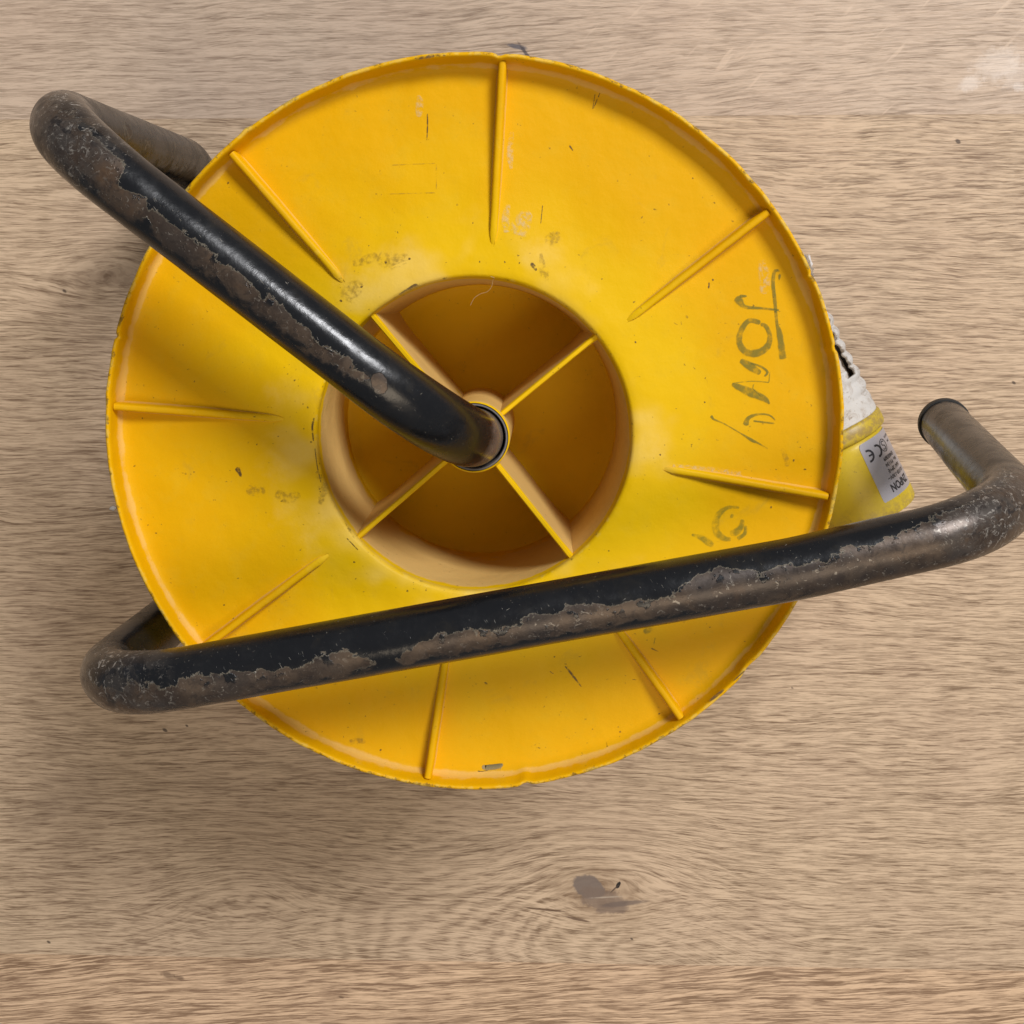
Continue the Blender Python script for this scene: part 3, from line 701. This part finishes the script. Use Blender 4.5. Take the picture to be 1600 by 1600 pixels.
# pale dust collar where the axle enters the hub
Vc, Fcc = sweep([Vector((0, 0, z)) for z in (60, 120)], 12.4, 32)
link('axle', mesh('axle', Vc, Fcc), M_tube, reel)

# ------------------------------------------------------------------ plug
PLR = 27.5
pa = pt(1306, 700, PLR+2); pb = pt(1306+0.41*100, 700+0.91*100, PLR+2)
pd = (pb-pa).normalized()                        # towards the pins end
collar_c = pt(1302, 684, PLR+2)
plug = empty('connector_plug', (collar_c.x, collar_c.y, 0), 'lemon yellow connector plug with a silver rating sticker and torn white sleeve beside the reel', 'plug')
org = Vector((0, 0, PLR+2.6))
up = Vector((0, 0, 1)); rt = pd.cross(up).normalized()
if rt.x < 0: rt = -rt                            # towards the right of the photo
def cyl(s, r, phi):                              # s along axis, phi from straight up towards the right
    return org + pd*s + rt*(r*math.sin(phi)) + up*(r*math.cos(phi))
def rev(prof, name, mat, seg=96, parent=plug, fn=None, skip=None, attrs=True):
    V, Fc, E = [], [], []
    for (s, r, e) in prof:
        for k in range(seg):
            ph = 2*PI*k/seg; q = r if fn is None else fn(s, r, ph)
            V.append(cyl(s, q, ph)); E.append(e)
    for i in range(len(prof)-1):
        for k in range(seg):
            if skip and skip((prof[i][0]+prof[i+1][0])/2, 2*PI*(k+.5)/seg): continue
            k2 = (k+1) % seg; Fc.append((i*seg+k, (i+1)*seg+k, (i+1)*seg+k2, i*seg+k2))
    return link(name, mesh(name, V, Fc, {'edge': E}), mat, parent, sharp=40)
BR = 27.5; BL = 52
def body_r(s): return 26.3 + 1.3*max(0, min(1, (s-6)/40))
prof = [(0, 22, 0), (3, 25.0, .2), (5, 26.0, .1)] + [(6+i*4, body_r(6+i*4), 0) for i in range(8)] + [(40, 27.7, .2), (43, 27.8, .6), (46, 27.8, .8), (47.6, 27.1, .8), (48.2, 25.8, .6), (48.2, 23.5, .3), (46, 22.8, .3), (22, 22.5, .2), (22, 2, .1)]
body = rev(prof, 'plug_body', M_plug)
prof = [(-7.5, 26.4, 1), (-6.8, 27.8, 1), (-5.5, 28.6, 1), (0, 28.9, 1), (1.6, 28.4, .9), (2.4, 27.2, .7), (2.4, 23, .5)]
rev(prof, 'collar', M_plug)
for k in range(3):                               # pins inside the open end
    a = 2*PI*k/3+0.3; c = org+pd*22+rt*(9*math.sin(a))+up*(9*math.cos(a))
    Vc, Fcc = sweep([c, c+pd*20, c+pd*21.5], [2.4, 2.4, 1.2], 16); link('pin', mesh('pin', Vc, Fcc), M_bush, body)
# torn white sleeve
def tearedge(s):                                 # upper-left limit of the hole (phi) as a function of s
    t = (-s-30)/45.0                             # 0 at the hole's lower end, 1 at the far end
    return math.radians(40-90*t + 4*math.sin(s*0.7) + 3*math.sin(s*1.5+1))
def sleeve_r(s, r, ph):
    b = math.exp(-((ph-1.10)/0.50)**2)*math.sin(s*2*PI/8.0)*0.9*(1 if s < -18 else max(0, (-s-10)/8))
    return r + b + 0.8*mnoise.noise(Vector((s*0.07, math.cos(ph)*2, math.sin(ph)*2)))
def hole(s, ph):
    ph = (ph+PI) % (2*PI)-PI
    if s < -30 and s > -90:
        return tearedge(s) < ph < math.radians(57+2.5*math.sin(s*0.7)+1.5*math.sin(s*1.7))
    return False
def taper(s): return 26.0 - 5.0*(max(0, -s-8)/82.0)**1.1
prof = [(-7.0-i*0.5, taper(-7.0-i*0.5), 0) for i in range(168)]
sl = rev(prof, 'white_sleeve', M_sleeve, 420, fn=sleeve_r, skip=hole)
md = sl.modifiers.new('thickness', 'SOLIDIFY'); md.thickness = 0.0017; md.offset = -1
prof = [(-7.5-i*4, taper(-7.5-i*4)-3.2, 0) for i in range(19)]
rev(prof, 'sleeve_lining', M_inside, 48)
# its cable, running back to the drum
e0 = cyl(-60, 0.1, 0); p_end = cyl(-88, 0, 0)
ctr = Vector((AX-collar_c.x, AY-collar_c.y, 0))
q1 = p_end - pd*30 + Vector((-8, 0, 6)); q2 = q1 + Vector((-40, 45, 20)); q3 = ctr + Vector((110, 95, 60)); q4 = ctr + Vector((75, 100, 66))
ctl = [e0, p_end, q1, q2, q3, q4]; cp = []
for i in range(len(ctl)-1):
    P0, P1, P2, P3 = ctl[max(i-1, 0)], ctl[i], ctl[i+1], ctl[min(i+2, len(ctl)-1)]
    for k in range(12):
        t = k/12; cp.append(0.5*(2*P1+(P2-P0)*t+(2*P0-5*P1+4*P2-P3)*t*t+(3*P1-P0-3*P2+P3)*t**3))
Vc, Fcc = sweep(cp, 4.8, 14); link('cable', mesh('cable', Vc, Fcc), M_cable, plug)
# sticker
PH0, PH1, S0, S1 = math.radians(11), math.radians(76), 4.5, 40.2
def lab_pt(a, s, off): return cyl(s, body_r(s)+off, a)
def sticker():
    V, Fc = [], []; na, ns = 30, 24; rc = 2.4
    LA = (PH1-PH0)*BR
    for j in range(ns+1):
        for i in range(na+1):
            x = LA*i/na; y = (S1-S0)*j/ns; H = S1-S0
            # pull the corners in
            dx = max(rc-x, x-(LA-rc), 0); dy = max(rc-y, y-(H-rc), 0); d = math.hypot(dx, dy)
            if dx > 0 and dy > 0:
                m_ = max(dx, dy)/d if d > 0 else 1
                cx = rc if x < LA/2 else LA-rc; cy = rc if y < H/2 else H-rc
                x = cx+(x-cx)*m_; y = cy+(y-cy)*m_
            V.append(lab_pt(PH0+x/BR, S0+y, 0.25))
    for j in range(ns):
        for i in range(na): a = j*(na+1)+i; Fc.append((a, a+1, a+na+2, a+na+1))
    return link('sticker', mesh('sticker', V, Fc), M_label, body, sharp=180)
stk = sticker()
def lettering(txt, size, xr, y, bold=0.0, sx=1.0):
    """text in sticker space: x runs from the right edge to the left, up is towards the pins end. xr,y in mm from right/bottom of text block"""
    cu = bpy.data.curves.new('lettering', 'FONT'); cu.body = txt; cu.size = size; cu.offset = bold; cu.resolution_u = 3
    tmp = bpy.data.objects.new('tmp', cu); COL.objects.link(tmp)
    bpy.context.view_layer.update()
    dg = bpy.context.evaluated_depsgraph_get(); me = bpy.data.meshes.new_from_object(tmp.evaluated_get(dg))
    bpy.data.objects.remove(tmp)
    for v in me.vertices:
        a = PH1 - (xr + v.co.x*sx)/BR; s = S0 + y + v.co.y
        v.co = lab_pt(a, s, 0.4)*MM
    me.materials.clear()
    return link('lettering', me, M_ink, stk, smooth=False)
lettering('ZNPON', 6.2, 6.2, 27.6, 0.16, 0.80)
lettering('110/100-130V~', 3.0, 4.0, 23.4, 0.03, 1.0)
lettering('16A/ 2P+E', 3.1, 7.0, 19.8, 0.04)
lettering('No  P1134', 3.0, 7.0, 16.3, 0.03)
lettering('EN60309', 3.0, 8.5, 12.9, 0.05)
# CE mark and circled S, drawn as strokes
def arc_mark(parts, name='printed_mark'):
    V, Fc = [], []
    for (cx, cy, rx, ry, a0, a1, wd) in parts:
        n = 20; base = len(V)
        for i in range(n+1):
            a = math.radians(a0+(a1-a0)*i/n)
            for q in (-.5, .5):
                X = cx+(rx+wd*q)*math.cos(a); Y = cy+(ry+wd*q)*math.sin(a)
                V.append(lab_pt(PH1-X/BR, S0+Y, 0.42))
        for i in range(n): b_ = base+i*2; Fc.append((b_, b_+1, b_+3, b_+2))
    return link(name, mesh(name, V, Fc), M_ink, stk, smooth=False)
def bar(x0, y0, x1, y1, wd):
    V = []; dx, dy = x1-x0, y1-y0; l = math.hypot(dx, dy); nx, ny = -dy/l*wd/2, dx/l*wd/2
    for (x, y) in ((x0+nx, y0+ny), (x1+nx, y1+ny), (x1-nx, y1-ny), (x0-nx, y0-ny)): V.append(lab_pt(PH1-x/BR, S0+y, 0.42))
    return link('printed_mark', mesh('printed_mark', V, [(0, 1, 2, 3)]), M_ink, stk, smooth=False)
arc_mark([(21.3, 7.8, 3.1, 3.1, 80, 280, 1.15)])
arc_mark([(28.0, 7.8, 3.1, 3.1, 80, 280, 1.15)])
bar(25.2, 7.8, 27.8, 7.8, 1.0)
arc_mark([(14.6, 7.2, 3.1, 3.5, 0, 360, .42)])
arc_mark([(14.6, 8.4, 1.2, 1.2, 20, 270, .5), (14.6, 6.0, 1.2, 1.2, 90, -160, .5)])
lettering('MADE IN', 1.9, 2.5, 3.6, 0.02); lettering('IP44', 1.9, 5.0, 6.4, 0.02)

# ------------------------------------------------------------------ crumbs and a hair
def crumb(u, v, z, s, label, name='plaster_crumb', mat=M_sleeve, cat='crumb', n=10, flat=.45):
    p = pt(u, v, z); bm = bmesh.new(); bmesh.ops.create_icosphere(bm, subdivisions=2, radius=s*MM)
    for vv in bm.verts:
        q = vv.co/(s*MM); k = 1+0.45*mnoise.noise(q*1.7+Vector((u, v, 0)))
        vv.co = Vector((vv.co.x*k*1.2, vv.co.y*k, vv.co.z*k*flat))
    me = bpy.data.meshes.new(name); bm.to_mesh(me); bm.free()
    o = link(name, me, mat, None, smooth=False); o.location = (p.x*MM, p.y*MM, (z+s*flat*.8)*MM)
    tag(o, label, cat); return o
crumb(177, 794, 0, 1.5, 'tiny pale crumb on the floor just off the left edge of the yellow flange')
# white torn scrap by the upper right rim
def scrap():
    base = pt(1250, 418, 0); V, Fc = [], []
    nu, nv = 12, 9
    for j in range(nv+1):
        for i in range(nu+1):
            a = i/nu; b = j/nv
            u = 1246+a*(26-6*b)+2.4*mnoise.noise(Vector((i*.9, j*.9, 1)))*1.5; v = 432-b*34+3*mnoise.noise(Vector((i*.8, j, 4)))
            z = 14+10*b+3.0*math.sin(i*1.1+j*.4)+2*mnoise.noise(Vector((i*.6, j*.6, 9)))
            p = pt(u, v, z); V.append((p.x-base.x, p.y-base.y, p.z))
    # two feet so that the scrap stands on the floor
    for j in range(nv):
        for i in range(nu): q = j*(nu+1)+i; Fc.append((q, q+1, q+nu+2, q+nu+1))
    k = len(V)
    for i in range(nu+1): V.append((V[i][0]-2, V[i][1]-3, 0.3))
    for i in range(nu): Fc.append((k+i, k+i+1, i+1, i))
    o = link('plastic_scrap', mesh('plastic_scrap', V, Fc), M_scrap, None, sharp=180); o.location = (base.x*MM, base.y*MM, 0)
    tag(o, 'crumpled white plastic scrap poking out past the upper right rim of the reel', 'scrap')
g = G('thin_white_film'); g.set(Base_Color=(0.80, 0.79, 0.80), Roughness=0.3, Alpha=g.ss(g.noise(g.P, 0.25, 4, .7), 0.30, 0.55, 0.25, 0.95)); M_scrap = g.mat
scrap()
hp = []
for i, (u, v) in enumerate(((735, 477), (741, 466), (751, 459), (761, 456), (768, 448), (770, 438), (772, 434), (766, 432))):
    hp.append(pt(u, v, 196+i*1.6))
cp = []
for i in range(len(hp)-1):
    P0, P1, P2, P3 = hp[max(i-1, 0)], hp[i], hp[i+1], hp[min(i+2, len(hp)-1)]
    for k in range(6):
        t = k/6; cp.append(0.5*(2*P1+(P2-P0)*t+(2*P0-5*P1+4*P2-P3)*t*t+(3*P1-P0-3*P2+P3)*t**3))
b0 = hp[-1].copy(); Vc, Fcc = sweep([c-b0 for c in cp], 0.10, 6)
hair = link('hair', mesh('hair', Vc, Fcc), simple('pale_hair', (0.62, 0.42, 0.20), 0.6, bump=0), None)
hair.location = tuple(c*MM for c in b0); tag(hair, 'fine pale hair caught on the top edge of the round hub opening', 'hair')
